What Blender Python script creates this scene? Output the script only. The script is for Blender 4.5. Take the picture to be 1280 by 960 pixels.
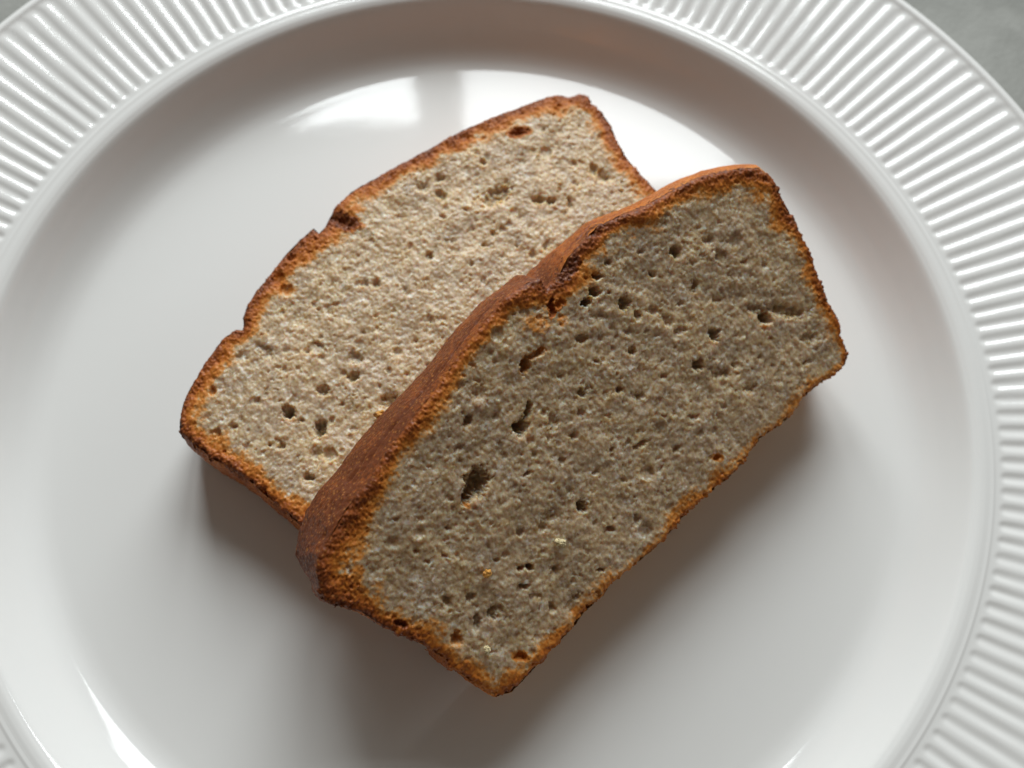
import bpy, math, random
import numpy as np
from mathutils import Matrix, Vector

# ------------------------------------------------------------------ scene, camera, light
scene = bpy.context.scene
for o in list(bpy.data.objects):
    bpy.data.objects.remove(o)
C = scene.collection
CM = 0.01                                   # everything below is laid out in centimetres
rng = np.random.default_rng(7)

CAM = np.array([0.33, -5.24, 14.0])         # cm, origin = centre of the plate at the height of the well's edge
PITCH, YAW, FPX = 0.364, -0.019, 1200.0     # focal length in pixels of a 1280 wide picture


def cam_rot():
    cx, sx, cy, sy = math.cos(PITCH), math.sin(PITCH), math.cos(YAW), math.sin(YAW)
    return np.array([[cy, 0, sy], [0, 1, 0], [-sy, 0, cy]]) @ np.array([[1, 0, 0], [0, cx, -sx], [0, sx, cx]])


RC = cam_rot()
camd = bpy.data.cameras.new('camera')
cam = bpy.data.objects.new('camera', camd)
C.objects.link(cam)
M4 = Matrix.Identity(4)
for i in range(3):
    for j in range(3):
        M4[i][j] = RC[i, j]
    M4[i][3] = CAM[i] * CM
cam.matrix_world = M4
camd.sensor_width = 36.0
camd.lens = 36.0 * FPX / 1280.0
camd.clip_start = 0.005
camd.clip_end = 20.0
camd.dof.use_dof = True
camd.dof.focus_distance = 0.1335
camd.dof.aperture_fstop = 16.0
scene.camera = cam

world = bpy.data.worlds.new('World')
scene.world = world
world.use_nodes = True
bg = world.node_tree.nodes['Background']
bg.inputs['Color'].default_value = (0.100, 0.082, 0.066, 1)
bg.inputs['Strength'].default_value = 1.0


def window_pane_light(name, x0, x1, z0, z1, y, radiance, col):
    """daylight falling through one pane of the window that faces the table"""
    d = bpy.data.lights.new(name, 'AREA')
    d.shape = 'RECTANGLE'
    w, h = (x1 - x0) * CM, (z1 - z0) * CM
    d.size, d.size_y = w, h
    d.energy = radiance * math.pi * w * h
    d.color = col
    o = bpy.data.objects.new(name, d)
    C.objects.link(o)
    o.location = ((x0 + x1) / 2 * CM, y * CM, (z0 + z1) / 2 * CM)
    o.rotation_euler = (math.radians(-90), 0, 0)
    return o


window_pane_light('window_pane_light', -16, -5.5, 9, 43.5, 38, 12.1, (0.945, 1.0, 1.015))
window_pane_light('window_pane_light', -2.0, 19, 10, 51, 38, 9.6, (0.945, 1.0, 1.015))

scene.render.engine = 'CYCLES'
scene.view_settings.view_transform = 'Standard'
scene.view_settings.look = 'None'
scene.view_settings.exposure = 0.0
scene.view_settings.gamma = 1.0


# ------------------------------------------------------------------ helpers
def smooth(a, b, x):
    t = np.clip((x - a) / (b - a), 0, 1)
    return t * t * (3 - 2 * t)


def vnoise(x, y, seed):
    """smooth gradient noise, about -1..1"""
    a_ = np.random.default_rng(seed).uniform(0, 2 * math.pi, (256, 256))
    gx, gy = np.cos(a_), np.sin(a_)
    xi, yi = np.floor(x).astype(int), np.floor(y).astype(int)
    fx, fy = x - xi, y - yi
    i0, j0, i1, j1 = xi & 255, yi & 255, (xi + 1) & 255, (yi + 1) & 255
    a = gx[i0, j0] * fx + gy[i0, j0] * fy
    b = gx[i1, j0] * (fx - 1) + gy[i1, j0] * fy
    c = gx[i0, j1] * fx + gy[i0, j1] * (fy - 1)
    d = gx[i1, j1] * (fx - 1) + gy[i1, j1] * (fy - 1)
    fx, fy = fx * fx * fx * (fx * (fx * 6 - 15) + 10), fy * fy * fy * (fy * (fy * 6 - 15) + 10)
    return 1.5 * ((a * (1 - fx) + b * fx) * (1 - fy) + (c * (1 - fx) + d * fx) * fy)


def fbm(x, y, seed, octaves=4, gain=0.5):
    s, a, n = 0, 1.0, 0
    for k in range(octaves):
        s = s + a * vnoise(x * 2 ** k + 13.1 * k, y * 2 ** k - 7.7 * k, seed + k)
        n += a
        a *= gain
    return s / n


def pits(x, y, cell, seed, density=0.8, rmin=0.25, rmax=0.6):
    """union of little bubbles, one at most per cell: 0 outside, 1 at a bubble's deepest"""
    r = np.random.default_rng(seed)
    jx, jy, rad, on = (r.uniform(0, 1, (256, 256)) for _ in range(4))
    rad = rmin + (rmax - rmin) * rad ** 2
    X, Y = x / cell, y / cell
    xi, yi = np.floor(X).astype(int), np.floor(Y).astype(int)
    out = np.zeros_like(X)
    for dx in (-1, 0, 1):
        for dy in (-1, 0, 1):
            cx, cy = (xi + dx) & 255, (yi + dy) & 255
            d = np.hypot(xi + dx + jx[cx, cy] - X, yi + dy + jy[cx, cy] - Y) / rad[cx, cy]
            v = np.sqrt(np.clip(1 - d * d, 0, 1)) * rad[cx, cy] / rmax
            out = np.maximum(out, np.where(on[cx, cy] < density, v, 0))
    return out


def new_mesh(name, verts, faces, mat, attrs=None, smooth_shade=True, loc=(0, 0, 0)):
    """faces: (n,4) or (n,3) int array, or list of tuples; verts in cm, relative to loc (cm)"""
    me = bpy.data.meshes.new(name)
    v = (np.asarray(verts, float) - np.asarray(loc, float)) * CM
    if isinstance(faces, np.ndarray):
        n, k = faces.shape
        me.vertices.add(len(v))
        me.vertices.foreach_set('co', v.astype(np.float32).ravel())
        me.loops.add(n * k)
        me.loops.foreach_set('vertex_index', faces.astype(np.int32).ravel())
        me.polygons.add(n)
        me.polygons.foreach_set('loop_start', np.arange(0, n * k, k, dtype=np.int32))
        me.update(calc_edges=True)
    else:
        me.from_pydata(v.tolist(), [], faces)
    me.validate()
    if smooth_shade:
        me.polygons.foreach_set('use_smooth', np.ones(len(me.polygons), bool))
    for k, a in (attrs or {}).items():
        at = me.attributes.new(k, 'FLOAT', 'POINT')
        at.data.foreach_set('value', np.asarray(a, np.float32))
    me.materials.append(mat)
    return me


def add(name, me, parent=None):
    o = bpy.data.objects.new(name, me)
    C.objects.link(o)
    if parent is not None:
        o.parent = parent
    return o


def compact(verts, faces, attrs):
    used = np.unique(faces)
    m = -np.ones(len(verts), int)
    m[used] = np.arange(len(used))
    return verts[used], m[faces], {k: a[used] for k, a in attrs.items()}


def ray(px, py):
    d = np.stack([(np.asarray(px, float) - 640) / FPX, -(np.asarray(py, float) - 480) / FPX,
                  -np.ones_like(np.asarray(px, float))], -1)
    return d @ RC.T


# ------------------------------------------------------------------ materials
def mat_new(name):
    m = bpy.data.materials.new(name)
    m.use_nodes = True
    nt = m.node_tree
    return m, nt, nt.nodes['Principled BSDF'], nt.nodes, nt.links


def make_glaze():
    m, nt, p, N, L = mat_new('glazed_porcelain')
    tc = N.new('ShaderNodeTexCoord')
    nz = N.new('ShaderNodeTexNoise')
    nz.inputs['Scale'].default_value = 30
    nz.inputs['Detail'].default_value = 3
    L.new(tc.outputs['Object'], nz.inputs['Vector'])
    r = N.new('ShaderNodeValToRGB')
    r.color_ramp.elements[0].color = (0.805, 0.800, 0.780, 1)
    r.color_ramp.elements[1].color = (0.830, 0.827, 0.810, 1)
    L.new(nz.outputs['Fac'], r.inputs['Fac'])
    L.new(r.outputs['Color'], p.inputs['Base Color'])
    n2 = N.new('ShaderNodeTexNoise')
    n2.inputs['Scale'].default_value = 260
    n2.inputs['Detail'].default_value = 2
    L.new(tc.outputs['Object'], n2.inputs['Vector'])
    b = N.new('ShaderNodeBump')
    b.inputs['Strength'].default_value = 0.05
    b.inputs['Distance'].default_value = 0.0002
    L.new(n2.outputs['Fac'], b.inputs['Height'])
    L.new(b.outputs['Normal'], p.inputs['Normal'])
    mr = N.new('ShaderNodeMapRange')
    mr.inputs['To Min'].default_value = 0.05
    mr.inputs['To Max'].default_value = 0.09
    L.new(nz.outputs['Fac'], mr.inputs['Value'])
    L.new(mr.outputs['Result'], p.inputs['Roughness'])
    p.inputs['IOR'].default_value = 1.5
    return m


def make_table():
    m, nt, p, N, L = mat_new('grey_mottled_tabletop')
    tc = N.new('ShaderNodeTexCoord')
    n1 = N.new('ShaderNodeTexNoise')
    n1.inputs['Scale'].default_value = 55
    n1.inputs['Detail'].default_value = 6
    n1.inputs['Roughness'].default_value = 0.6
    n1.inputs['Distortion'].default_value = 0.6
    L.new(tc.outputs['Object'], n1.inputs['Vector'])
    r = N.new('ShaderNodeValToRGB')
    r.color_ramp.elements[0].position = 0.3
    r.color_ramp.elements[0].color = (0.225, 0.227, 0.208, 1)
    r.color_ramp.elements[1].position = 0.72
    r.color_ramp.elements[1].color = (0.35, 0.352, 0.327, 1)
    L.new(n1.outputs['Fac'], r.inputs['Fac'])
    L.new(r.outputs['Color'], p.inputs['Base Color'])
    w = N.new('ShaderNodeTexNoise')
    w.inputs['Scale'].default_value = 1400
    L.new(tc.outputs['Object'], w.inputs['Vector'])
    b = N.new('ShaderNodeBump')
    b.inputs['Strength'].default_value = 0.4
    b.inputs['Distance'].default_value = 0.0003
    L.new(w.outputs['Fac'], b.inputs['Height'])
    L.new(b.outputs['Normal'], p.inputs['Normal'])
    p.inputs['Roughness'].default_value = 0.75
    return m


def make_bread():
    m, nt, p, N, L = mat_new('banana_bread')
    tc = N.new('ShaderNodeTexCoord')
    at = N.new('ShaderNodeAttribute')
    at.attribute_name = 'crust'
    # crumb colour: patches of beige, grey and yellow at two scales
    n1 = N.new('ShaderNodeTexNoise')
    n1.inputs['Scale'].default_value = 1250
    n1.inputs['Detail'].default_value = 4
    n1.inputs['Roughness'].default_value = 0.7
    L.new(tc.outputs['Object'], n1.inputs['Vector'])
    r1 = N.new('ShaderNodeValToRGB')
    e = r1.color_ramp.elements
    e[0].position, e[0].color = 0.32, (0.45, 0.315, 0.17, 1)
    e[1].position, e[1].color = 0.66, (0.75, 0.62, 0.455, 1)
    k = e.new(0.5)
    k.color = (0.57, 0.445, 0.295, 1)
    L.new(n1.outputs['Fac'], r1.inputs['Fac'])
    n2 = N.new('ShaderNodeTexNoise')
    n2.inputs['Scale'].default_value = 210
    n2.inputs['Detail'].default_value = 3
    L.new(tc.outputs['Object'], n2.inputs['Vector'])
    r2 = N.new('ShaderNodeValToRGB')
    e = r2.color_ramp.elements
    e[0].position, e[0].color = 0.32, (0.86, 0.82, 0.82, 1)
    e[1].position, e[1].color = 0.68, (1.06, 1.01, 0.92, 1)
    L.new(n2.outputs['Fac'], r2.inputs['Fac'])
    mx = N.new('ShaderNodeMix')
    mx.data_type = 'RGBA'
    mx.blend_type = 'MULTIPLY'
    mx.inputs['Factor'].default_value = 1
    L.new(r1.outputs['Color'], mx.inputs[6])
    L.new(r2.outputs['Color'], mx.inputs[7])
    # pale torn flakes and honey-coloured moist flecks
    crumb_col = mx.outputs[2]
    for sc_, lo, hi, amt_, col_ in ((900, 0.60, 0.70, 0.62, (0.86, 0.79, 0.68, 1)), (720, 0.60, 0.70, 0.60, (0.40, 0.25, 0.085, 1)), (240, 0.58, 0.74, 0.35, (0.47, 0.38, 0.30, 1))):
        nf = N.new('ShaderNodeTexNoise')
        nf.inputs['Scale'].default_value = sc_
        nf.inputs['Detail'].default_value = 2
        nf.inputs['Distortion'].default_value = 0.4
        L.new(tc.outputs['Object'], nf.inputs['Vector'])
        mf = N.new('ShaderNodeMapRange')
        mf.inputs['From Min'].default_value = lo
        mf.inputs['From Max'].default_value = hi
        mf.inputs['To Max'].default_value = amt_
        L.new(nf.outputs['Fac'], mf.inputs['Value'])
        mm = N.new('ShaderNodeMix')
        mm.data_type = 'RGBA'
        L.new(mf.outputs['Result'], mm.inputs['Factor'])
        L.new(crumb_col, mm.inputs[6])
        mm.inputs[7].default_value = col_
        crumb_col = mm.outputs[2]
    # crust colour by how far the baking went
    n3 = N.new('ShaderNodeTexNoise')
    n3.inputs['Scale'].default_value = 2000
    n3.inputs['Detail'].default_value = 3
    L.new(tc.outputs['Object'], n3.inputs['Vector'])
    n4 = N.new('ShaderNodeTexNoise')
    n4.inputs['Scale'].default_value = 190
    n4.inputs['Detail'].default_value = 3
    L.new(tc.outputs['Object'], n4.inputs['Vector'])
    ma = N.new('ShaderNodeMath')
    ma.operation = 'MULTIPLY_ADD'
    ma.inputs[1].default_value = 0.65
    L.new(n3.outputs['Fac'], ma.inputs[0])
    L.new(at.outputs['Fac'], ma.inputs[2])
    mb = N.new('ShaderNodeMath')
    mb.operation = 'MULTIPLY_ADD'
    mb.inputs[1].default_value = 0.30
    L.new(n4.outputs['Fac'], mb.inputs[0])
    L.new(ma.outputs[0], mb.inputs[2])
    ms = N.new('ShaderNodeMath')
    ms.operation = 'SUBTRACT'
    ms.inputs[1].default_value = 0.475
    L.new(mb.outputs[0], ms.inputs[0])
    r3 = N.new('ShaderNodeValToRGB')
    e = r3.color_ramp.elements
    e[0].position, e[0].color = 0.12, (0.62, 0.37, 0.15, 1)
    e[1].position, e[1].color = 1.0, (0.14, 0.036, 0.010, 1)
    for pos, col in ((0.32, (0.62, 0.25, 0.048, 1)), (0.52, (0.50, 0.150, 0.018, 1)), (0.75, (0.29, 0.074, 0.013, 1))):
        k = e.new(pos)
        k.color = col
    L.new(ms.outputs[0], r3.inputs['Fac'])
    # tiny golden blisters on the dark crust
    v5 = N.new('ShaderNodeTexVoronoi')
    v5.inputs['Scale'].default_value = 1500
    L.new(tc.outputs['Object'], v5.inputs['Vector'])
    sp = N.new('ShaderNodeMapRange')
    sp.inputs['From Min'].default_value = 0.10
    sp.inputs['From Max'].default_value = 0.34
    sp.inputs['To Min'].default_value = 0.55
    sp.inputs['To Max'].default_value = 0.0
    L.new(v5.outputs['Distance'], sp.inputs['Value'])
    msp = N.new('ShaderNodeMix')
    msp.data_type = 'RGBA'
    L.new(sp.outputs['Result'], msp.inputs['Factor'])
    L.new(r3.outputs['Color'], msp.inputs[6])
    msp.inputs[7].default_value = (0.50, 0.21, 0.05, 1)
    fac = N.new('ShaderNodeMapRange')
    fac.interpolation_type = 'SMOOTHSTEP'
    fac.inputs['From Min'].default_value = 0.02
    fac.inputs['From Max'].default_value = 0.40
    L.new(ms.outputs[0], fac.inputs['Value'])
    mc = N.new('ShaderNodeMix')
    mc.data_type = 'RGBA'
    L.new(fac.outputs['Result'], mc.inputs['Factor'])
    L.new(crumb_col, mc.inputs[6])
    L.new(msp.outputs[2], mc.inputs[7])
    L.new(mc.outputs[2], p.inputs['Base Color'])
    b = N.new('ShaderNodeBump')
    b.inputs['Strength'].default_value = 0.4
    b.inputs['Distance'].default_value = 0.00015
    n5 = N.new('ShaderNodeTexNoise')
    n5.inputs['Scale'].default_value = 2600
    n5.inputs['Detail'].default_value = 2
    L.new(tc.outputs['Object'], n5.inputs['Vector'])
    L.new(n5.outputs['Fac'], b.inputs['Height'])
    L.new(b.outputs['Normal'], p.inputs['Normal'])
    # moist glints on the crumb: gloss changes from grain to grain
    n6 = N.new('ShaderNodeTexNoise')
    n6.inputs['Scale'].default_value = 3200
    n6.inputs['Detail'].default_value = 1
    L.new(tc.outputs['Object'], n6.inputs['Vector'])
    rg = N.new('ShaderNodeMapRange')
    rg.inputs['From Min'].default_value = 0.35
    rg.inputs['From Max'].default_value = 0.62
    rg.inputs['To Min'].default_value = 0.26
    rg.inputs['To Max'].default_value = 0.62
    L.new(n6.outputs['Fac'], rg.inputs['Value'])
    rc = N.new('ShaderNodeMath')
    rc.operation = 'MULTIPLY_ADD'
    rc.inputs[1].default_value = 0.10
    L.new(fac.outputs['Result'], rc.inputs[0])
    L.new(rg.outputs['Result'], rc.inputs[2])
    L.new(rc.outputs[0], p.inputs['Roughness'])
    # light goes into the crumb, much less into the baked crust
    sw = N.new('ShaderNodeMapRange')
    sw.inputs['To Min'].default_value = 1.0
    sw.inputs['To Max'].default_value = 0.12
    L.new(fac.outputs['Result'], sw.inputs['Value'])
    L.new(sw.outputs['Result'], p.inputs['Subsurface Weight'])
    sl = N.new('ShaderNodeMapRange')
    sl.inputs['To Min'].default_value = 0.42
    sl.inputs['To Max'].default_value = 0.25
    L.new(fac.outputs['Result'], sl.inputs['Value'])
    L.new(sl.outputs['Result'], p.inputs['Specular IOR Level'])
    p.inputs['Specular IOR Level'].default_value = 0.38
    p.inputs['Subsurface Weight'].default_value = 0.9
    p.inputs['Subsurface Radius'].default_value = (1.0, 0.6, 0.3)
    p.inputs['Subsurface Scale'].default_value = 0.0022
    return m


def make_crumb_mat(name, a, b_):
    m, nt, p, N, L = mat_new(name)
    tc = N.new('ShaderNodeTexCoord')
    n = N.new('ShaderNodeTexNoise')
    n.inputs['Scale'].default_value = 1500
    L.new(tc.outputs['Object'], n.inputs['Vector'])
    r = N.new('ShaderNodeValToRGB')
    r.color_ramp.elements[0].position, r.color_ramp.elements[0].color = 0.35, (*a, 1)
    r.color_ramp.elements[1].position, r.color_ramp.elements[1].color = 0.65, (*b_, 1)
    L.new(n.outputs['Fac'], r.inputs['Fac'])
    L.new(r.outputs['Color'], p.inputs['Base Color'])
    p.inputs['Roughness'].default_value = 0.6
    return m


GLAZE, TABLE, BREAD = make_glaze(), make_table(), make_bread()
TOAST = make_crumb_mat('toasted_crumb', (0.50, 0.20, 0.03), (0.75, 0.40, 0.08))
PALE = make_crumb_mat('pale_crumb', (0.62, 0.50, 0.26), (0.80, 0.70, 0.44))

FLOOR_Z = -0.95          # top of the well's floor (cm)

# ------------------------------------------------------------------ tabletop
TZ = -1.55
xs = np.linspace(-60, 60, 61)
gx, gy = np.meshgrid(xs, xs, indexing='ij')
v = np.stack([gx.ravel(), gy.ravel(), np.full(gx.size, TZ)], 1)
i = np.arange(60)[:, None] * 61 + np.arange(60)[None]
f = np.stack([i, i + 61, i + 62, i + 1], -1).reshape(-1, 4)
o = add('tabletop', new_mesh('tabletop', v, f, TABLE))
o['kind'] = 'structure'

# ------------------------------------------------------------------ plate
NR = 204


def catmull(P, n):
    P = np.array(P, float)
    P = np.vstack([2 * P[0] - P[1], P, 2 * P[-1] - P[-2]])
    out = []
    for k in range(1, len(P) - 2):
        for t in np.linspace(0, 1, n, endpoint=False):
            a, b, c, d = P[k - 1], P[k], P[k + 1], P[k + 2]
            out.append(0.5 * ((2 * b) + (-a + c) * t + (2 * a - 5 * b + 4 * c - d) * t * t + (-a + 3 * b - 3 * c + d) * t ** 3))
    out.append(P[-2])
    return np.array(out)


def revolve(name, prof, nt, parent, loc):
    th = np.linspace(0, 2 * math.pi, nt, endpoint=False)
    r, z = prof[:, 0], prof[:, 1]
    V = np.stack([r[:, None] * np.cos(th), r[:, None] * np.sin(th), np.repeat(z[:, None], nt, 1)], -1).reshape(-1, 3)
    n = len(prof)
    a = np.arange(n - 1)[:, None] * nt + np.arange(nt)[None]
    b = np.arange(n - 1)[:, None] * nt + (np.arange(nt)[None] + 1) % nt
    F = np.stack([a, a + nt, b + nt, b], -1).reshape(-1, 4)
    return add(name, new_mesh(name, V, F, GLAZE, loc=loc), parent)


plate = bpy.data.objects.new('plate', None)
C.objects.link(plate)
plate.location = (0, 0, TZ * CM)
plate.empty_display_size = 0.02
plate['label'] = 'round white glazed plate with a finely fluted rim on the grey tabletop'
plate['category'] = 'plate'
PL = (0, 0, TZ)
well_prof = catmull([(0.02, FLOOR_Z), (2, FLOOR_Z), (4, FLOOR_Z), (5.6, FLOOR_Z), (6.2, FLOOR_Z), (6.62, FLOOR_Z), (6.88, FLOOR_Z + .008),
                     (7.06, FLOOR_Z + .055), (7.24, FLOOR_Z + .17), (7.42, FLOOR_Z + .37), (7.58, FLOOR_Z + .61),
                     (7.73, -.10), (7.82, -.03), (7.90, -.004), (7.97, .003)], 10)
revolve('well', well_prof, 720, plate, PL)

# fluted rim: ridges that end in rounded scoops before the inner band and before the lip
R0, R1 = 7.97, 10.53
NT = NR * 12
rr = np.concatenate([np.linspace(R0, 8.02, 3)[:-1], np.linspace(8.02, 8.45, 22)[:-1], np.linspace(8.45, 9.9, 20)[:-1], np.linspace(9.9, 10.38, 20)[:-1], np.linspace(10.38, R1, 8)])
th = np.linspace(0, 2 * math.pi, NT, endpoint=False)


def rim_base(r):
    return 0.003 + (r - R0) * 0.21 - (1 - np.exp(-(r - R0) / .15)) * 0.030


R, T = np.meshgrid(rr, th, indexing='ij')
pitch = 2 * math.pi * R / NR
TJ = T + 0.0016 * vnoise(T * 14, R * 0.6, 5) + 0.0009 * vnoise(T * 60, R * 1.3, 6)      # hand-finished mould: ribs not quite even
ang = (((TJ * NR / (2 * math.pi)) + 0.5) % 1.0) - 0.5    # -.5 .. .5, ridge at 0
gx_ = (0.5 - np.abs(ang)) * pitch                   # distance from groove axis
# rounded groove ends: distance to the groove's axis segment
ra, rb_ = 8.12 + .09, 10.40 - .10
dr = np.where(R < ra, ra - R, np.where(R > rb_, R - rb_, 0))
gd = np.hypot(gx_, dr)
hw = 0.42 * pitch
groove = 0.5 + 0.5 * np.cos(np.clip(gd / hw, 0, 1) * math.pi)
inb = smooth(ra - .10, ra + .10, R) * (1 - smooth(rb_ - .06, rb_ + .1, R))
ridge = np.exp(-(ang / .17) ** 2) * inb
wob = 1 + 0.16 * vnoise(T * 9, R * 2, 3) + 0.10 * vnoise(T * 40, R * 1.5, 4)
Z = rim_base(R) - 0.0165 * groove * wob + 0.004 * ridge * wob
# small step line just outside the inner band
Z += 0.010 * np.exp(-((R - 8.03) / .02) ** 2)
# rounded raised lip
lip = np.clip((R - 10.38) / (R1 - 10.38), 0, 1)
Z += 0.02 * np.sin(lip * math.pi) ** 2
V = np.stack([R * np.cos(T), R * np.sin(T), Z], -1).reshape(-1, 3)
n = len(rr)
# underside and outer edge, continued as more rings
zl = Z[-1].mean()
under = [(R1 + .035, zl - .02), (R1 + .05, zl - .06), (R1 + .03, zl - .11), (R1 - .05, zl - .15), (9.4, .02), (8.2, -.22), (7.95, -.5), (7.6, -.85), (6.4, -1.25), (5.2, -1.30), (5.1, TZ), (4.8, TZ), (4.7, -1.25), (0.05, -1.25)]
ex = [np.stack([r * np.cos(th), r * np.sin(th), np.full(NT, z)], -1) for r, z in under]
V = np.vstack([V] + ex)
n += len(under)
a = np.arange(n - 1)[:, None] * NT + np.arange(NT)[None]
b = np.arange(n - 1)[:, None] * NT + (np.arange(NT)[None] + 1) % NT
F = np.stack([a, a + NT, b + NT, b], -1).reshape(-1, 4)
add('fluted_rim', new_mesh('fluted_rim', V, F, GLAZE, loc=PL), plate)


# ------------------------------------------------------------------ bread slices
class Plane:
    """the cut face of a slice: origin, u along the loaf's width, v towards the domed top, n out of the face"""
    def __init__(self, origin, alpha, tilt):
        ca, sa = math.cos(alpha), math.sin(alpha)
        self.o = np.array(origin, float)
        self.u = np.array([ca, sa, 0.0])
        self.n = np.array([sa * math.sin(tilt), -ca * math.sin(tilt), math.cos(tilt)])
        self.v = np.cross(self.n, self.u)

    def from_view(self, px, py, lift=0.0):
        d = ray(px, py)
        o = self.o + self.n * lift
        t = ((o - CAM) @ self.n) / (d @ self.n)
        X = CAM + d * np.asarray(t)[..., None] - o
        return X @ self.u, X @ self.v

    def world(self, u, v, h):
        return self.o + u[..., None] * self.u + v[..., None] * self.v + h[..., None] * self.n


def resample(P, n):
    P = np.asarray(P, float)
    s = np.concatenate([[0], np.cumsum(np.hypot(*np.diff(P, axis=0).T[:2]))])
    t = np.linspace(0, s[-1], n)
    return np.stack([np.interp(t, s, P[:, k]) for k in range(P.shape[1])], 1)


def build_slice(name, label, plane, thick, top_px, back_top_px, right_px, low_px, left_px, widths, holes, spots, seed, lifts=(), step=0.0145):
    """outline runs: top crust left->right, right side, underside of the loaf right->left, left side"""
    def uv(P, lift=0.0):
        P = np.array(P, float)
        return np.stack(plane.from_view(P[:, 0], P[:, 1], lift), 1)
    segs = [uv(top_px), uv(right_px), uv(low_px), uv(left_px)]
    nseg = [420, 200, 400, 240]
    face, wid = [], []
    for s_, n_, w_ in zip(segs, nseg, widths):
        Q = resample(s_, n_ + 1)[:-1]
        face.append(Q)
        tt = np.linspace(0, 1, n_)
        wid.append(np.interp(tt, np.linspace(0, 1, len(w_)), w_))
    F_ = np.vstack(face)
    Wd = np.concatenate(wid)
    k = np.ones(9) / 9
    Wd = np.convolve(np.concatenate([Wd[-4:], Wd, Wd[:4]]), k, 'valid')
    if back_top_px is not None:
        back = [resample(uv(back_top_px, -thick), nseg[0] + 1)[:-1]] + face[1:]
        B_ = np.vstack(back)
        off = B_ - F_
        for _ in range(60):        # ease the change of outline round the corners
            off = (np.roll(off, 1, 0) + off + np.roll(off, -1, 0)) / 3
        B_ = F_ + off
    else:
        B_ = F_.copy()
    Np = len(F_)

    def normals(P):
        t = np.roll(P, -14, 0) - np.roll(P, 14, 0)
        nn = np.stack([t[:, 1], -t[:, 0]], 1)
        nn /= np.linalg.norm(nn, axis=1)[:, None] + 1e-9
        return nn
    area = 0.5 * np.sum(F_[:, 0] * np.roll(F_[:, 1], -1) - np.roll(F_[:, 0], -1) * F_[:, 1])
    sgn = 1.0 if area > 0 else -1.0
    # ------- grid over the cut face
    u0, v0 = F_.min(0) - .1
    u1, v1 = F_.max(0) + .1
    nu, nv = int((u1 - u0) / step), int((v1 - v0) / step)
    U, Vv = np.meshgrid(u0 + np.arange(nu) * step, v0 + np.arange(nv) * step, indexing='ij')
    jit = np.random.default_rng(seed)
    U = U + jit.uniform(-.3, .3, U.shape) * step
    Vv = Vv + jit.uniform(-.3, .3, U.shape) * step
    # signed distance to a coarse outline, with the crust width carried along
    K = F_[::4]
    KW = Wd[::4]
    best = np.full(U.shape, 1e9)
    w_at = np.zeros(U.shape)
    s_at = np.zeros(U.shape)
    inside = np.zeros(U.shape, bool)
    for j in range(len(K)):
        a, b = K[j], K[(j + 1) % len(K)]
        ab = b - a
        t = np.clip(((U - a[0]) * ab[0] + (Vv - a[1]) * ab[1]) / (ab @ ab + 1e-12), 0, 1)
        d = np.hypot(U - a[0] - t * ab[0], Vv - a[1] - t * ab[1])
        m = d < best
        best[m] = d[m]
        w_at[m] = (KW[j] * (1 - t) + KW[(j + 1) % len(K)] * t)[m]
        s_at[m] = (j + t)[m]
        c = ((a[1] > Vv) != (b[1] > Vv)) & (U < (b[0] - a[0]) * (Vv - a[1]) / (b[1] - a[1] + 1e-12) + a[0])
        inside ^= c
    din = np.where(inside, best, -best)              # positive inside
    rag = 0.050 * fbm(U * 7, Vv * 7, seed + 50, 2) + 0.040 * fbm(U * 22, Vv * 22, seed + 60, 3)
    smoothside = (s_at * 4 < nseg[0])               # domed top breaks off less raggedly
    din = din + rag * np.where(smoothside, 0.25, 1.0)
    # ------- relief
    wu = U + 0.035 * fbm(U * 9, Vv * 9, seed + 1, 3) + 0.012 * vnoise(U * 45, Vv * 45, seed + 3)
    wv = Vv + 0.035 * fbm(U * 9 + 40, Vv * 9, seed + 2, 3) + 0.012 * vnoise(U * 45 + 9, Vv * 45, seed + 4)
    H = 0.045 * fbm(U * 1.3, Vv * 1.3, seed + 5, 2) + 0.026 * fbm(U * 5, Vv * 5, seed + 6, 3)
    area_ = np.clip(0.55 + 1.0 * fbm(U * 1.6, Vv * 1.6, seed + 17, 3), 0.25, 1.15)      # open and close-grained patches
    H += 0.016 * fbm(U * 15, Vv * 15, seed + 7, 2) + (0.004 + .003 * area_) * fbm(U * 34, Vv * 34, seed + 8, 2)
    dens = np.clip(0.5 + 0.9 * fbm(U * 1.1, Vv * 1.1, seed + 9, 2), 0.15, 1.0)
    deepin = smooth(0.02, 0.22, din)
    H -= 0.080 * dens * deepin * pits(wu, wv, 0.30, seed + 10, 0.24, .08, .42)
    H -= 0.050 * (0.4 + .6 * dens) * deepin * pits(wu + 3, wv, 0.135, seed + 11, 0.25, .08, .44)
    H -= 0.040 * area_ * pits(wu, wv + 5, 0.085, seed + 12, 0.42, .12, .40)
    H -= 0.020 * area_ * pits(wu + 1, wv + 1, 0.048, seed + 13, 0.42, .16, .44)
    # torn granules that stand up
    H += 0.010 * area_ * pits(wu + 7, wv + 2, 0.058, seed + 14, 0.55, .16, .46)
    H += 0.007 * pits(wu + 2, wv + 4, 0.036, seed + 18, 0.5, .2, .5)
    H += 0.028 * smooth(.1, .5, fbm(U * 3, Vv * 3, seed + 15, 2)) * pits(wu + 7, wv + 9, 0.12, seed + 16, 0.4, .12, .40)
    crust_add = np.zeros(U.shape)
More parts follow.
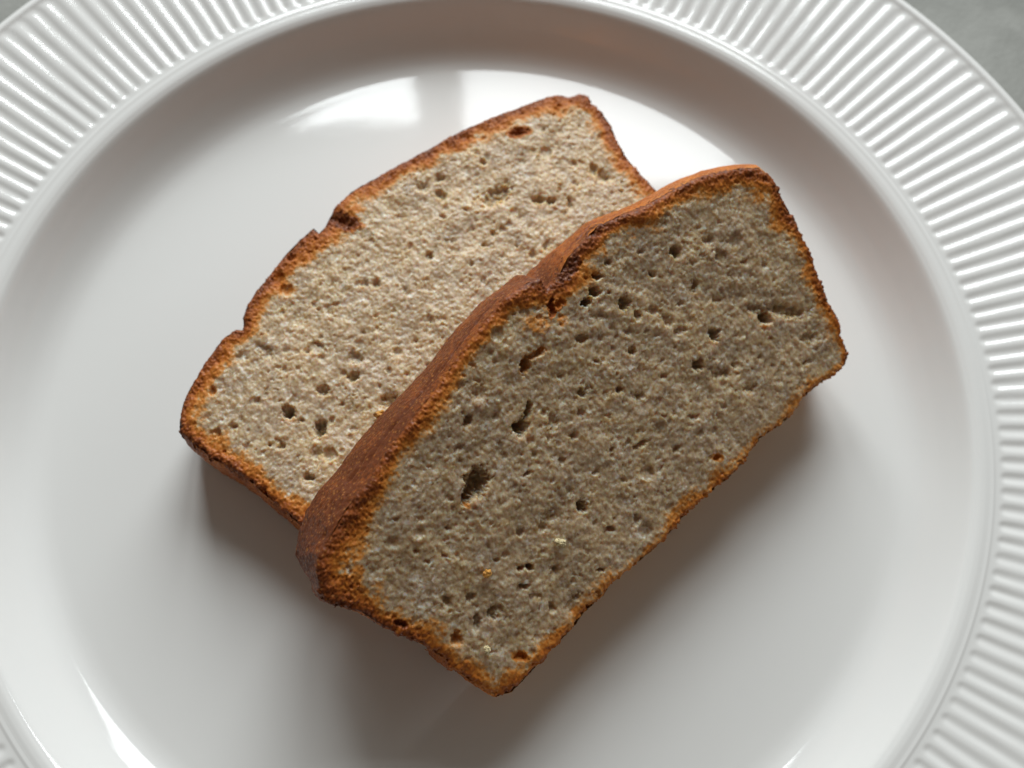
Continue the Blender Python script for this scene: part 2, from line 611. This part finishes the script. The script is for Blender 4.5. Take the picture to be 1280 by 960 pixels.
    for hx, hy, rx, ry, ang_, dep, cr in holes:
        cu, cv = plane.from_view(np.array([hx, hx + 10.0]), np.array([hy, hy + 0.0]))
        c0 = np.array([cu[0], cv[0]])
        e1 = np.array([cu[1], cv[1]]) - c0
        cu2, cv2 = plane.from_view(np.array([hx]), np.array([hy + 10.0]))
        e2 = np.array([cu2[0], cv2[0]]) - c0
        A = np.linalg.inv(np.stack([e1, e2], 1)) * 10.0     # face cm -> view pixels
        R_ = max(rx, ry) * 0.02 + .1
        m = (np.abs(U - c0[0]) < R_) & (np.abs(Vv - c0[1]) < R_)
        if not m.any():
            continue
        du, dv = wu[m] - c0[0], wv[m] - c0[1]
        X, Y = A[0, 0] * du + A[0, 1] * dv, A[1, 0] * du + A[1, 1] * dv
        ca, sa = math.cos(math.radians(ang_)), math.sin(math.radians(ang_))
        q = np.hypot((X * ca + Y * sa) / rx, (-X * sa + Y * ca) / ry)
        q = q + 0.24 * vnoise(U[m] * 11 + hx, Vv[m] * 11, seed + 21) + 0.22 * vnoise(U[m] * 26 + hx, Vv[m] * 26, seed + 22) + 0.08 * vnoise(U[m] * 60 + hx, Vv[m] * 60, seed + 24)
        bowl = 1 - smooth(0.40 if dep > .14 else .1, 1.12, q)
        H[m] -= dep * (0.78 if dep < .2 else 1.0) * bowl * (0.85 + .3 * vnoise(U[m] * 12, Vv[m] * 12, seed + 23))
        if cr:
            crust_add[m] = np.maximum(crust_add[m], cr * (1 - smooth(0.9, 1.6, q)))
    for hx, hy, rx, ry, amt, lift in spots:
        cu, cv = plane.from_view(np.array([hx, hx + rx]), np.array([hy, hy]))
        c2 = plane.from_view(np.array([hx]), np.array([hy + ry]))
        c0 = np.array([cu[0], cv[0]])
        A = np.linalg.inv(np.stack([np.array([cu[1], cv[1]]) - c0, np.array([c2[0][0], c2[1][0]]) - c0], 1))
        du, dv = wu - c0[0], wv - c0[1]
        q = np.hypot(A[0, 0] * du + A[0, 1] * dv, A[1, 0] * du + A[1, 1] * dv)
        q = q + .25 * fbm(U * 8, Vv * 8, seed + 31, 2)
        g = 1 - smooth(0.3, 1.15, q)
        crust_add = np.maximum(crust_add, amt * g)
        H += lift * g
    # how baked: 1 at the outline, fading to 0 over the crust's width
    wloc = 1.5 * w_at * (1 + 0.65 * fbm(U * 2.2, Vv * 2.2, seed + 33, 2) + .25 * fbm(U * 12, Vv * 12, seed + 34, 2))
    wloc = np.maximum(wloc, .03)
    cr = 1.0 - din / wloc
    cr = np.clip(cr, 0, 1.0) ** 1.0 * (0.40 + 0.58 * smooth(.12, .30, w_at)) + .20 * fbm(U * 3.3, Vv * 3.3, seed + 35, 3) * (cr > 0)
    cr = np.maximum(cr, crust_add)
    cr = np.clip(cr, 0, 1.2)
    # rounding towards the edge, then a short drop inside the side crust
    r_ = 0.085
    e = np.clip((r_ - din) / r_, 0, 1)
    H -= r_ * (1 - np.sqrt(np.clip(1 - e * e, 0, 1)))
    H -= np.clip(-din, 0, .05) * 5
    keep = din > -0.022
    # crusty edge is crumblier
    H += 0.022 * fbm(U * 30, Vv * 30, seed + 36, 2) * smooth(.3, .8, cr)
    idx = np.arange(U.size).reshape(U.shape)
    k4 = keep[:-1, :-1] & keep[1:, :-1] & keep[1:, 1:] & keep[:-1, 1:]
    q4 = np.stack([idx[:-1, :-1], idx[1:, :-1], idx[1:, 1:], idx[:-1, 1:]], -1)[k4]
    W3 = plane.world(U, Vv, H).reshape(-1, 3)
    crf = cr.ravel()
    fc = crf[q4].mean(1)
    # ------- side wall: crust
    M = 64
    w = np.linspace(0, 1, M)
    arc = np.concatenate([[0], np.cumsum(np.hypot(*(np.diff(F_, axis=0).T)))])
    SS, WW = np.meshgrid(arc, w, indexing='xy')      # (M, Np)
    P = F_[None] * (1 - w[:, None, None]) + B_[None] * w[:, None, None]
    NN = np.stack([normals(P[k]) for k in range(M)]) * sgn
    endf = np.minimum(1, np.minimum(SS, arc[-1] - SS) / .12)
    bulge = -0.010 + 0 * WW + 0.045 * np.sin(np.clip(WW, 0, 1) * math.pi) ** .6 - 0.10 * smooth(.86, 1, WW) ** 2
    side_n = 0.050 * fbm(SS * 1.6, WW * thick * 1.6, seed + 41, 3) + 0.026 * fbm(SS * 11, WW * thick * 11, seed + 42, 4)
    side_n -= 0.022 * pits(SS, WW * thick + 9, .075, seed + 43, .45, .15, .5)
    rough = np.where(np.arange(Np) < nseg[0], np.where(np.arange(Np) < 0.14 * nseg[0], 1.0, 0.50), 1.0)[None]
    side_n = side_n * rough * endf
    groove_c = np.zeros(SS.shape)
    for (s0, wq, rs, rw, amt) in lifts:              # creases and cracks in the top crust
        xx = (SS - s0) / rs
        yy = (WW * thick - wq) / rw
        g_ = np.exp(-np.clip(xx ** 2 + (yy + 1.2 * vnoise(SS * 4, WW * 0 + s0, seed + 44)) ** 2, 0, 30))
        side_n += amt * g_
        groove_c = groove_c + .35 * g_
    P = P + NN * (bulge + side_n)[..., None]
    depth = -0.05 - WW * (thick - 0.05)
    SV = plane.o + P[..., :1] * plane.u + P[..., 1:] * plane.v + depth[..., None] * plane.n
    SV = SV.reshape(-1, 3)
    base_c = np.concatenate([np.interp(np.linspace(0, 1, nseg[0]), [0, .1, .5, .75, 1], [1.2, 1.05, .9, .66, .60]), np.full(nseg[1], .62), np.full(nseg[2], .30), np.full(nseg[3], .74)])
    kk = np.ones(61) / 61
    base_c = np.convolve(np.concatenate([base_c[-30:], base_c, base_c[:30]]), kk, 'valid')
    sc = base_c[None] + .16 * fbm(SS * 2.2, WW * thick * 2.2, seed + 45, 3) + .16 * fbm(SS * 22, WW * thick * 22, seed + 46, 3) - .10 * np.exp(-WW * thick / .12)
    side_c = np.clip(sc + groove_c, .2, 1.25).ravel()
    a = np.arange(M - 1)[:, None] * Np + np.arange(Np)[None]
    b = np.arange(M - 1)[:, None] * Np + (np.arange(Np)[None] + 1) % Np
    SF = np.stack([a, b, b + Np, a + Np], -1).reshape(-1, 4)
    if sgn > 0:
        SF = SF[:, ::-1]
    # ------- objects
    root = bpy.data.objects.new(name, None)
    C.objects.link(root)
    ctr = plane.world(np.array([F_[:, 0].mean()]), np.array([F_[:, 1].mean()]), np.array([-thick]))[0]
    root.location = tuple(ctr * CM)
    root.empty_display_size = 0.01
    root['label'] = label
    root['category'] = 'bread slice'
    root['group'] = 'slices of banana bread on the plate'
    cm_ = fc < 0.42
    vv, ff, aa = compact(W3, q4[cm_], {'crust': crf})
    # cut back of the slice, as part of the crumb
    bc = F_[::10].mean(0)
    ring = SV.reshape(M, Np, 3)[-1][::6]
    nb = len(ring)
    cent = ring.mean(0)
    base = len(vv)
    vv = np.vstack([vv, ring, cent[None]])
    j = np.arange(nb)
    fan = np.stack([base + j, base + (j + 1) % nb, np.full(nb, base + nb), np.full(nb, base + nb)], 1)
    aa = {'crust': np.concatenate([aa['crust'], np.full(nb, .5), [0.0]])}
    faces = [tuple(q) for q in ff[:0]]
    # quads for the face, triangles for the back: two loops of different size
    me = bpy.data.meshes.new('crumb')
    tri = fan[:, :3]
    me.vertices.add(len(vv))
    me.vertices.foreach_set('co', ((vv - ctr) * CM).astype(np.float32).ravel())
    nq, ntri = len(ff), len(tri)
    me.loops.add(nq * 4 + ntri * 3)
    me.loops.foreach_set('vertex_index', np.concatenate([ff.ravel(), tri.ravel()]).astype(np.int32))
    me.polygons.add(nq + ntri)
    me.polygons.foreach_set('loop_start', np.concatenate([np.arange(nq) * 4, nq * 4 + np.arange(ntri) * 3]).astype(np.int32))
    me.update(calc_edges=True)
    me.validate()
    me.polygons.foreach_set('use_smooth', np.ones(len(me.polygons), bool))
    me.attributes.new('crust', 'FLOAT', 'POINT').data.foreach_set('value', aa['crust'].astype(np.float32))
    me.materials.append(BREAD)
    add('crumb', me, root)
    v2, f2, a2 = compact(W3, q4[~cm_], {'crust': crf})
    V2 = np.vstack([v2, SV])
    F2 = np.vstack([f2, SF + len(v2)])
    add('crust', new_mesh('crust', V2, F2, BREAD, {'crust': np.concatenate([a2['crust'], side_c])}, loc=ctr), root)
    return root, SV


# back slice: lies flat on the floor of the well
TB = 1.12
back_plane = Plane((0, 0, FLOOR_Z + TB + .02), math.radians(42.8), math.radians(1.5))
b_top = [(223, 528), (226, 508), (232, 491), (244, 470), (262, 442), (278, 421), (294, 410), (304, 411), (303, 396), (309, 379), (320, 361), (335, 343),
         (355, 318), (374, 298), (391, 283), (398, 290), (406, 281), (417, 258), (437, 239), (460, 225), (482, 213), (510, 198), (537, 183), (560, 170), (584, 158),
         (610, 146), (633, 138), (655, 129), (677, 121), (697, 116), (712, 120), (725, 114), (736, 118)]
b_right = [(736, 118), (742, 128), (752, 137), (765, 158), (774, 178), (784, 195), (794, 206), (804, 218), (822, 237), (842, 268), (860, 300), (872, 330)]
b_low = [(872, 330), (850, 352), (760, 420), (640, 520), (540, 610), (470, 680), (436, 704)]
b_left = [(436, 704), (410, 684), (385, 664), (370, 652), (356, 640), (338, 624), (320, 608), (298, 592), (272, 577), (248, 561), (232, 547), (223, 536), (223, 528)]
b_holes = [
    (445, 446, 13, 11, 0, .13, 0), (441, 471, 9, 7, -10, .16, 0), (403, 488, 10, 7, 0, .16, 0), (361, 515, 9, 8, 0, .3, 0), (400, 535, 8, 13, 10, .22, 0),
    (384, 437, 7, 7, 0, .09, 0), (355, 462, 7, 5, 0, .08, 0), (322, 501, 5, 6, 0, .1, 0), (272, 540, 6, 6, 0, .12, 0), (291, 532, 6, 4, 20, .12, 0),
    (353, 557, 6, 5, 0, .13, 0), (337, 556, 3, 4, 0, .13, 0), (308, 558, 8, 5, 20, .06, 0), (386, 596, 7, 5, 20, .15, 0), (378, 524, 4, 3, 0, .1, 0),
    (487, 501, 14, 10, -30, .15, 0), (265, 488, 5, 8, 10, .14, .35), (537, 400, 8, 4, 0, .08, 0), (552, 399, 8, 4, -10, .07, 0), (453, 416, 5, 4, 0, .1, 0),
    (497, 440, 7, 6, 0, .08, 0), (486, 463, 5, 4, 0, .08, 0), (428, 505, 4, 3, 0, .08, 0), (509, 468, 5, 4, 0, .1, 0), (393, 572, 9, 22, 15, .07, 0),
    (331, 438, 15, 9, 35, .09, 0), (303, 446, 14, 7, -20, .05, 0), (529, 233, 9, 8, 0, .14, 0), (549, 222, 9, 6, 0, .12, 0), (551, 242, 8, 6, 0, .17, 0), (453, 354, 11, 5, 0, .13, 0),
    (470, 354, 7, 6, 0, .13, 0), (536, 319, 7, 5, -30, .1, 0), (363, 322, 8, 5, -35, .12, .5), (428, 276, 20, 9, 15, .10, .95), (506, 361, 5, 4, 0, .08, 0),
    (603, 203, 6, 4, 0, .13, 0), (621, 243, 23, 12, -32, .17, 0), (673, 249, 10, 5, 5, .16, 0), (689, 251, 7, 4, 0, .16, 0), (712, 253, 5, 6, 0, .14, 0),
    (755, 220, 14, 8, 30, .13, 0), (742, 211, 5, 8, 0, .15, 0), (717, 204, 5, 5, 0, .1, 0), (617, 290, 6, 5, 0, .1, 0), (607, 306, 7, 4, 0, .08, 0),
    (683, 307, 6, 7, 30, .12, 0), (666, 318, 7, 6, 0, .12, 0), (648, 166, 13, 6, -10, .14, .75), (582, 262, 5, 4, 0, .08, 0), (651, 202, 9, 6, 0, .06, 0),
    (647, 307, 4, 3, 0, .1, 0), (590, 330, 5, 4, 0, .09, 0), (560, 300, 5, 4, 0, .07, 0), (500, 270, 8, 5, 0, .06, 0), (420, 380, 6, 4, 0, .07, 0), (520, 425, 5, 4, 0, .09, 0),
    (470, 395, 5, 3, 0, .07, 0), (400, 420, 5, 4, 0, .06, 0), (590, 285, 4, 4, 0, .08, 0), (700, 165, 7, 5, 0, .05, 0)]
b_spots = [(405, 300, 32, 12, .42, .01), (315, 392, 10, 14, .35, 0), (440, 262, 24, 9, .40, 0), (300, 425, 16, 8, .3, 0)]
build_slice('banana_bread_slice', 'banana bread slice lying flat on the plate, partly covered by the other slice', back_plane, TB,
            b_top, None, b_right, b_low, b_left,
            [(.30, .28, .26, .32, .34, .26, .28, .30, .30, .28, .32), (.32, .26, .24, .22), (.12, .12), (.22, .26, .24, .26, .30)],
            b_holes, b_spots, 100)

# front slice: leans on the back one, its top crust raised
TF = 1.20
TILT = math.radians(26.5)
d = ray(842, 662)
zc = FLOOR_Z + TF * math.cos(TILT) + .03
t_ = (zc - CAM[2]) / d[2]
front_plane = Plane(CAM + d * t_, math.radians(42.8), TILT)
f_top = [(399, 736), (394, 712), (397, 692), (413, 672), (427, 647), (444, 621), (462, 600), (482, 568), (512, 528), (545, 487), (566, 455), (588, 425), (612, 394), (632, 371), (655, 355), (677, 345),
         (686, 362), (698, 345), (710, 322), (732, 298), (746, 282), (773, 270), (804, 258), (830, 243), (857, 228), (887, 216), (926, 209), (950, 208), (962, 216)]
f_back = [(397, 734), (380, 716), (367, 695), (364, 678), (370, 658), (391, 615), (419, 587), (439, 555), (490, 500), (530, 463), (560, 419), (588, 391), (622, 362), (658, 334), (680, 320), (701, 306),
          (722, 287), (737, 277), (765, 267), (800, 252), (825, 237), (855, 222), (885, 212), (927, 207), (950, 208)]
f_right = [(962, 216), (972, 228), (982, 248), (999, 283), (1014, 314), (1026, 348), (1038, 379), (1051, 400), (1053, 417), (1062, 441), (1060, 455)]
f_low = [(1060, 455), (1047, 467), (1027, 480), (1006, 497), (996, 514), (982, 528), (957, 545), (939, 566), (934, 577), (909, 600), (884, 622), (860, 643), (836, 671), (803, 702),
         (767, 727), (757, 744), (734, 765), (706, 799), (683, 822), (661, 846), (641, 866), (622, 873)]
f_left = [(622, 873), (597, 858), (574, 841), (561, 838), (557, 825), (530, 808), (498, 793), (475, 783), (451, 768), (419, 757), (404, 752), (399, 736)]
f_holes = [
    (596, 603, 15, 21, 28, .38, 0), (583, 622, 7, 13, 15, .36, 0), (652, 533, 12, 10, -30, .45, 0), (661, 512, 4, 14, 12, .28, 0), (657, 456, 7, 12, 15, .30, .25), (672, 441, 12, 5, -30, .18, .25),
    (733, 377, 8, 5, -25, .4, 0), (743, 364, 8, 7, 10, .30, 0), (747, 345, 8, 5, 10, .2, 0), (781, 379, 9, 10, 0, .24, 0), (798, 393, 5, 8, 10, .16, 0), (818, 388, 9, 8, 0, .12, 0), (834, 401, 12, 6, 40, .11, 0),
    (851, 413, 12, 5, -25, .11, 0), (844, 314, 8, 7, 0, .2, 0), (886, 300, 7, 6, 0, .12, 0), (816, 342, 5, 5, 0, .13, 0), (869, 358, 6, 8, 20, .15, 0), (898, 374, 6, 5, 0, .09, 0), (930, 327, 7, 5, 0, .09, 0),
    (956, 331, 5, 5, 0, .08, 0), (893, 418, 8, 9, 0, .26, 0), (872, 456, 8, 8, 0, .24, 0), (903, 466, 15, 9, -10, .11, 0), (937, 485, 11, 7, 0, .13, 0), (918, 457, 4, 4, 0, .13, 0), (957, 397, 9, 8, 0, .36, 0),
    (945, 386, 16, 7, 15, .12, 0), (982, 388, 30, 10, 8, .15, 0), (1013, 422, 13, 8, -5, .12, 0), (1009, 453, 9, 4, -20, .1, 0), (585, 525, 6, 8, 20, .2, 0), (727, 423, 9, 7, 0, .17, 0), (750, 396, 10, 7, 0, .09, 0), (799, 495, 12, 7, 10, .12, 0),
    (775, 487, 6, 5, 0, .16, 0), (728, 490, 5, 6, 0, .16, 0), (802, 315, 6, 5, 0, .1, 0), (762, 328, 6, 5, 0, .12, 0), (867, 521, 11, 4, 5, .11, 0), (727, 517, 6, 8, 0, .12, 0), (692, 530, 8, 12, 25, .12, 0),
    (717, 544, 7, 6, 0, .14, 0), (847, 560, 7, 6, 0, .13, 0), (802, 556, 13, 5, -35, .14, 0), (766, 562, 5, 4, 0, .1, 0), (660, 592, 9, 4, -20, .12, 0), (680, 515, 6, 6, 0, .1, 0), (897, 572, 7, 5, 20, .12, .4),
    (791, 439, 6, 6, 0, .16, 0), (787, 415, 8, 6, 0, .1, 0), (830, 470, 6, 4, 0, .08, 0), (555, 695, 6, 5, 0, .1, 0), (534, 702, 5, 4, 0, .12, 0), (559, 750, 7, 10, -15, .14, 0), (590, 746, 8, 8, 0, .13, 0),
    (616, 765, 7, 10, 15, .19, 0), (597, 777, 5, 11, 0, .16, 0), (571, 798, 8, 10, 0, .17, .3), (500, 780, 10, 5, 10, .14, .9), (652, 710, 6, 3, -10, .2, 0), (650, 665, 6, 5, 0, .15, 0), (656, 733, 8, 4, 0, .17, 0),
    (652, 820, 10, 6, 10, .13, .45), (728, 633, 7, 8, 0, .28, 0), (688, 645, 15, 12, -20, .09, 0), (663, 708, 7, 6, 0, .25, 0), (694, 712, 7, 9, 10, .14, 0), (678, 661, 7, 8, 0, .1, 0), (691, 759, 6, 8, 0, .14, 0),
    (764, 661, 5, 4, 0, .15, 0), (796, 650, 7, 7, 0, .12, 0), (751, 712, 5, 3, 0, .18, 0), (722, 747, 6, 5, 0, .12, 0), (709, 334, 11, 20, 30, .09, 1.1), (745, 291, 13, 7, -15, .06, .62), (598, 490, 13, 12, -30, .08, .1),
    (620, 520, 6, 8, 0, .07, 0), (575, 560, 10, 6, 0, .08, 0), (700, 470, 6, 4, 0, .1, 0), (745, 450, 5, 5, 0, .1, 0), (745, 590, 6, 4, -20, .09, 0), (690, 600, 5, 4, 0, .1, 0), (780, 600, 6, 4, 10, .1, 0), (560, 660, 6, 5, 0, .1, 0),
    (520, 690, 6, 4, 0, .1, 0), (620, 700, 6, 4, 0, .1, 0), (850, 380, 5, 4, 0, .08, 0), (920, 420, 6, 4, 0, .07, 0), (700, 380, 5, 8, 30, .14, .6), (690, 384, 4, 12, 5, .16, .8), (830, 520, 5, 4, 0, .09, 0), (760, 520, 5, 4, 0, .08, 0)]
f_spots = [(672, 403, 26, 20, .36, .02), (650, 372, 36, 18, .70, .03), (704, 400, 10, 12, .33, 0), (974, 285, 13, 10, .36, .01), (432, 728, 26, 16, .62, 0), (800, 270, 38, 9, .42, .03), (540, 540, 8, 6, .22, .02), (448, 712, 12, 9, .35, .01),
           (584, 632, 5, 5, .45, 0), (1004, 500, 16, 9, .3, 0), (640, 850, 40, 14, .3, .01)]
front, SVf = build_slice('banana_bread_slice', 'banana bread slice propped at an angle on the other slice, dark split crust raised', front_plane, TF,
            f_top, f_back, f_right, f_low, f_left,
            [(.42, .34, .26, .22, .22, .26, .34, .34, .26, .26, .34), (.36, .26, .24, .22), (.20, .16, .18, .20, .20, .17, .18, .20, .26), (.20, .20, .25, .32, .38)],
            f_holes, f_spots, 300, lifts=((2.6, .30, .9, .035, -.05), (3.9, .22, .6, .03, -.05), (1.6, .45, .5, .03, -.03), (5.5, .5, .30, .45, -.07), (6.6, .35, .5, .04, -.04)))

# ------------------------------------------------------------------ loose crumbs
def crumb(px, py, size, mat, label, plane=None, floor=FLOOR_Z, seed=0, lift=0.0):
    r = np.random.default_rng(seed)
    d = ray(px, py)
    if plane is None:
        p = CAM + d * ((floor + size * .4 - CAM[2]) / d[2])
    else:
        o_ = plane.o + plane.n * (size * .55 + lift)
        p = CAM + d * (((o_ - CAM) @ plane.n) / (d @ plane.n))
    import bmesh
    bm = bmesh.new()
    bmesh.ops.create_icosphere(bm, subdivisions=3, radius=1.0)
    co = np.array([v.co[:] for v in bm.verts])
    nz = 1 + .38 * vnoise(co[:, 0] * 1.7 + seed, co[:, 1] * 1.7 + co[:, 2], seed) + .25 * vnoise(co[:, 0] * 4 + seed, co[:, 1] * 4 + co[:, 2] * 3, seed + 1)
    co = co * nz[:, None] * np.array([1, .8, .75]) * size * .5
    a = r.uniform(0, 6.28)
    co = co @ np.array([[math.cos(a), math.sin(a), 0], [-math.sin(a), math.cos(a), 0], [0, 0, 1]])
    fs = [tuple(v.index for v in f.verts) for f in bm.faces]
    bm.free()
    o = add('crumb_fleck', new_mesh('crumb_fleck', co, fs, mat, smooth_shade=False))
    o.location = tuple(p * CM)
    o['label'] = label
    o['category'] = 'crumb'
    return o


crumb(609, 717, .13, TOAST, 'tiny orange toasted crumb lying on the cut face of the propped slice', front_plane, seed=3)
crumb(701, 678, .14, PALE, 'tiny pale yellow crumb in the middle of the propped slice, above its lower edge', front_plane, seed=4)
crumb(609, 812, .11, PALE, 'tiny whitish crumb near the lowest corner of the propped slice', front_plane, seed=5)
crumb(476, 519, .17, TOAST, 'orange toasted crumb on the flat slice against the dark crust of the propped one', back_plane, seed=6)
